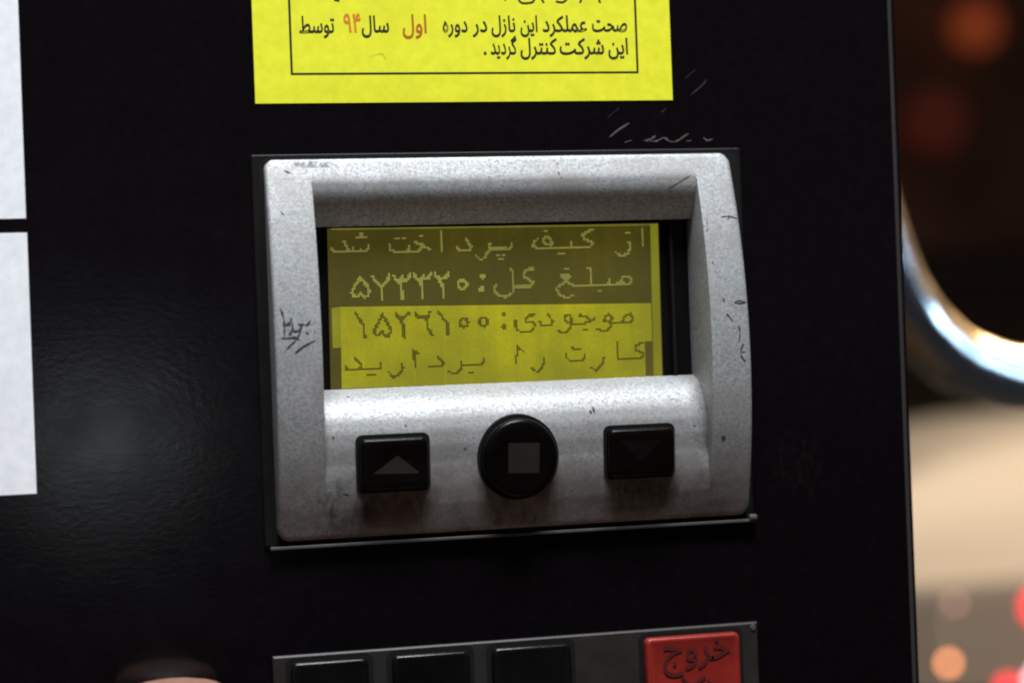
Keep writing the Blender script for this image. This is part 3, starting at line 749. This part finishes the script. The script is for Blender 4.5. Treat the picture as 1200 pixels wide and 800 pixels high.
# ------------------------------------------------------------------ car behind
car = thing('parked_car', 'cream car blurred in the background with its red tail lamps lit', 'car', (2.25, 5.0, -1.25))
def carsec(bm, stations, n=28, e=4.5):
    rings = []
    for y, w, z0, z1 in stations:
        rg = []
        for k in range(n):
            a = 2 * math.pi * k / n; c_, s_ = math.cos(a), math.sin(a)
            rg.append(bm.verts.new((2.25 + w * math.copysign(abs(c_) ** (2 / e), c_), y, (z0 + z1) / 2 + (z1 - z0) / 2 * math.copysign(abs(s_) ** (2 / e), s_))))
        rings.append(rg)
    for a, b in zip(rings, rings[1:]):
        for i in range(n): bm.faces.new((a[i], a[(i + 1) % n], b[(i + 1) % n], b[i]))
    bm.faces.new(rings[0]); bm.faces.new(rings[-1][::-1])
G = -1.25
bm = bmesh.new(); carsec(bm, e=3.0, stations=[(2.92, .80, G + .76, G + 1.02), (2.96, .84, G + .45, G + 1.06), (3.10, .86, G + .28, G + 1.09), (3.6, .88, G + .25, G + 1.07), (4.6, .89, G + .24, G + .98), (6.0, .88, G + .25, G + .93), (6.8, .84, G + .28, G + .85), (7.15, .76, G + .34, G + .72)])
rel(from_bm('body', bm, M_car, car, True), car)
bm = bmesh.new(); carsec(bm, [(3.45, .66, G + .9, G + 1.0), (3.95, .62, G + .9, G + 1.36), (4.5, .62, G + .9, G + 1.42), (5.2, .62, G + .9, G + 1.38), (5.95, .68, G + .88, G + .95)], 28, 3.5)
rel(from_bm('cabin_glass', bm, M_glass, car, True), car)
bm = bmesh.new(); carsec(bm, [(3.98, .56, G + 1.33, G + 1.40), (4.5, .58, G + 1.38, G + 1.455), (5.1, .56, G + 1.34, G + 1.42)], 28, 3.5)
rel(from_bm('roof', bm, M_roof, car, True), car)
rel(from_bm('bumper', box_bm(1.42, 3.08, 2.84, 3.0, G + .36, G + .58, .04, 3), M_bumper, car), car)
rel(from_bm('rear_panel', box_bm(1.50, 3.0, 2.90, 2.99, G + .581, G + .79, .02, 3), M_bumper, car), car)
bm = box_bm(2.05, 2.45, 2.89, 2.899, G + .64, G + .75, 0); rel(from_bm('number_plate', bm, M_whi, car), car)
def ball(name, c, r_, mt, parent=None, sy_=.5):
    bm = bmesh.new(); bmesh.ops.create_icosphere(bm, subdivisions=2, radius=r_)
    for v_ in bm.verts: v_.co = Vector((c[0] + v_.co.x, c[1] + v_.co.y * sy_, c[2] + v_.co.z))
    return from_bm(name, bm, mt, parent, True)
for sx in (1, -1):
    xc = 2.25 + sx * -.56 if sx == 1 else 2.25 + .56
    tl = rel(from_bm('tail_light', box_bm(xc - .14, xc + .14, 2.875, 2.93, G + .592, G + .782, .015, 3), M_lens, car), car)
    s_ = 1 if sx == 1 else -1
    for (dx, dz, r_, c_, st) in ((.085, .745, .030, (1, .02, .035), 3.2), (.080, .612, .020, (1, .55, .62), 5), (.018, .600, .020, (1, .02, .04), 3.5), (-.097, .656, .0085, (1, .33, .12), 8), (-.081, .762, .008, (1, .45, .35), 1.6)):
        b_ = ball('bulb', (xc + s_ * dx, 2.872, G + dz), r_, emi('lamp_glow', c_, st), tl); 
for wx in (1.46, 3.04):
    for wy in (3.75, 6.35):
        bm = bmesh.new(); bmesh.ops.create_cone(bm, cap_ends=True, segments=28, radius1=.31, radius2=.31, depth=.20, matrix=Matrix.Translation((wx, wy, G + .31)) @ Matrix.Rotation(math.pi / 2, 4, 'Y'))
        w_ = rel(from_bm('wheel', bm, M_tyre, car), car)
        bm = bmesh.new(); bmesh.ops.create_cone(bm, cap_ends=True, segments=20, radius1=.19, radius2=.19, depth=.22, matrix=Matrix.Translation((wx, wy, G + .31)) @ Matrix.Rotation(math.pi / 2, 4, 'Y'))
        q = from_bm('rim', bm, M_rim, w_)

# ------------------------------------------------------------------ far building with two lamps
bld = thing('building', 'dark low building far behind the car at night', 'building', (7, 12, G))
rel(from_bm('wall', box_bm(1.5, 16, 12, 18, G, 3.2), M_wall, bld), bld)
rel(from_bm('roof', box_bm(1.2, 16.3, 11.6, 18.3, 3.201, 3.4), M_bumper, bld), bld)
for x, z, r_, c_, st, lb in ((6.20, 1.96, .17, (1, .17, .05), .15, 'upper small orange wall lamp glowing far behind the panel'), (5.88, 1.34, .22, (1, .16, .09), .035, 'lower dim reddish wall lamp glowing far behind the panel')):
    t_ = thing('wall_lamp', lb, 'lamp', (x, 11.9, z), 'wall lamps on the far building')
    a = rel(ball('lamp_globe', (x, 11.80, z), r_, emi('globe_glow', c_, st), t_, 1), t_)
    rel(from_bm('lamp_bracket', box_bm(x - .03, x + .03, 11.80 + r_, 11.999, z - .03, z + .03, .005), M_bumper, t_), t_)
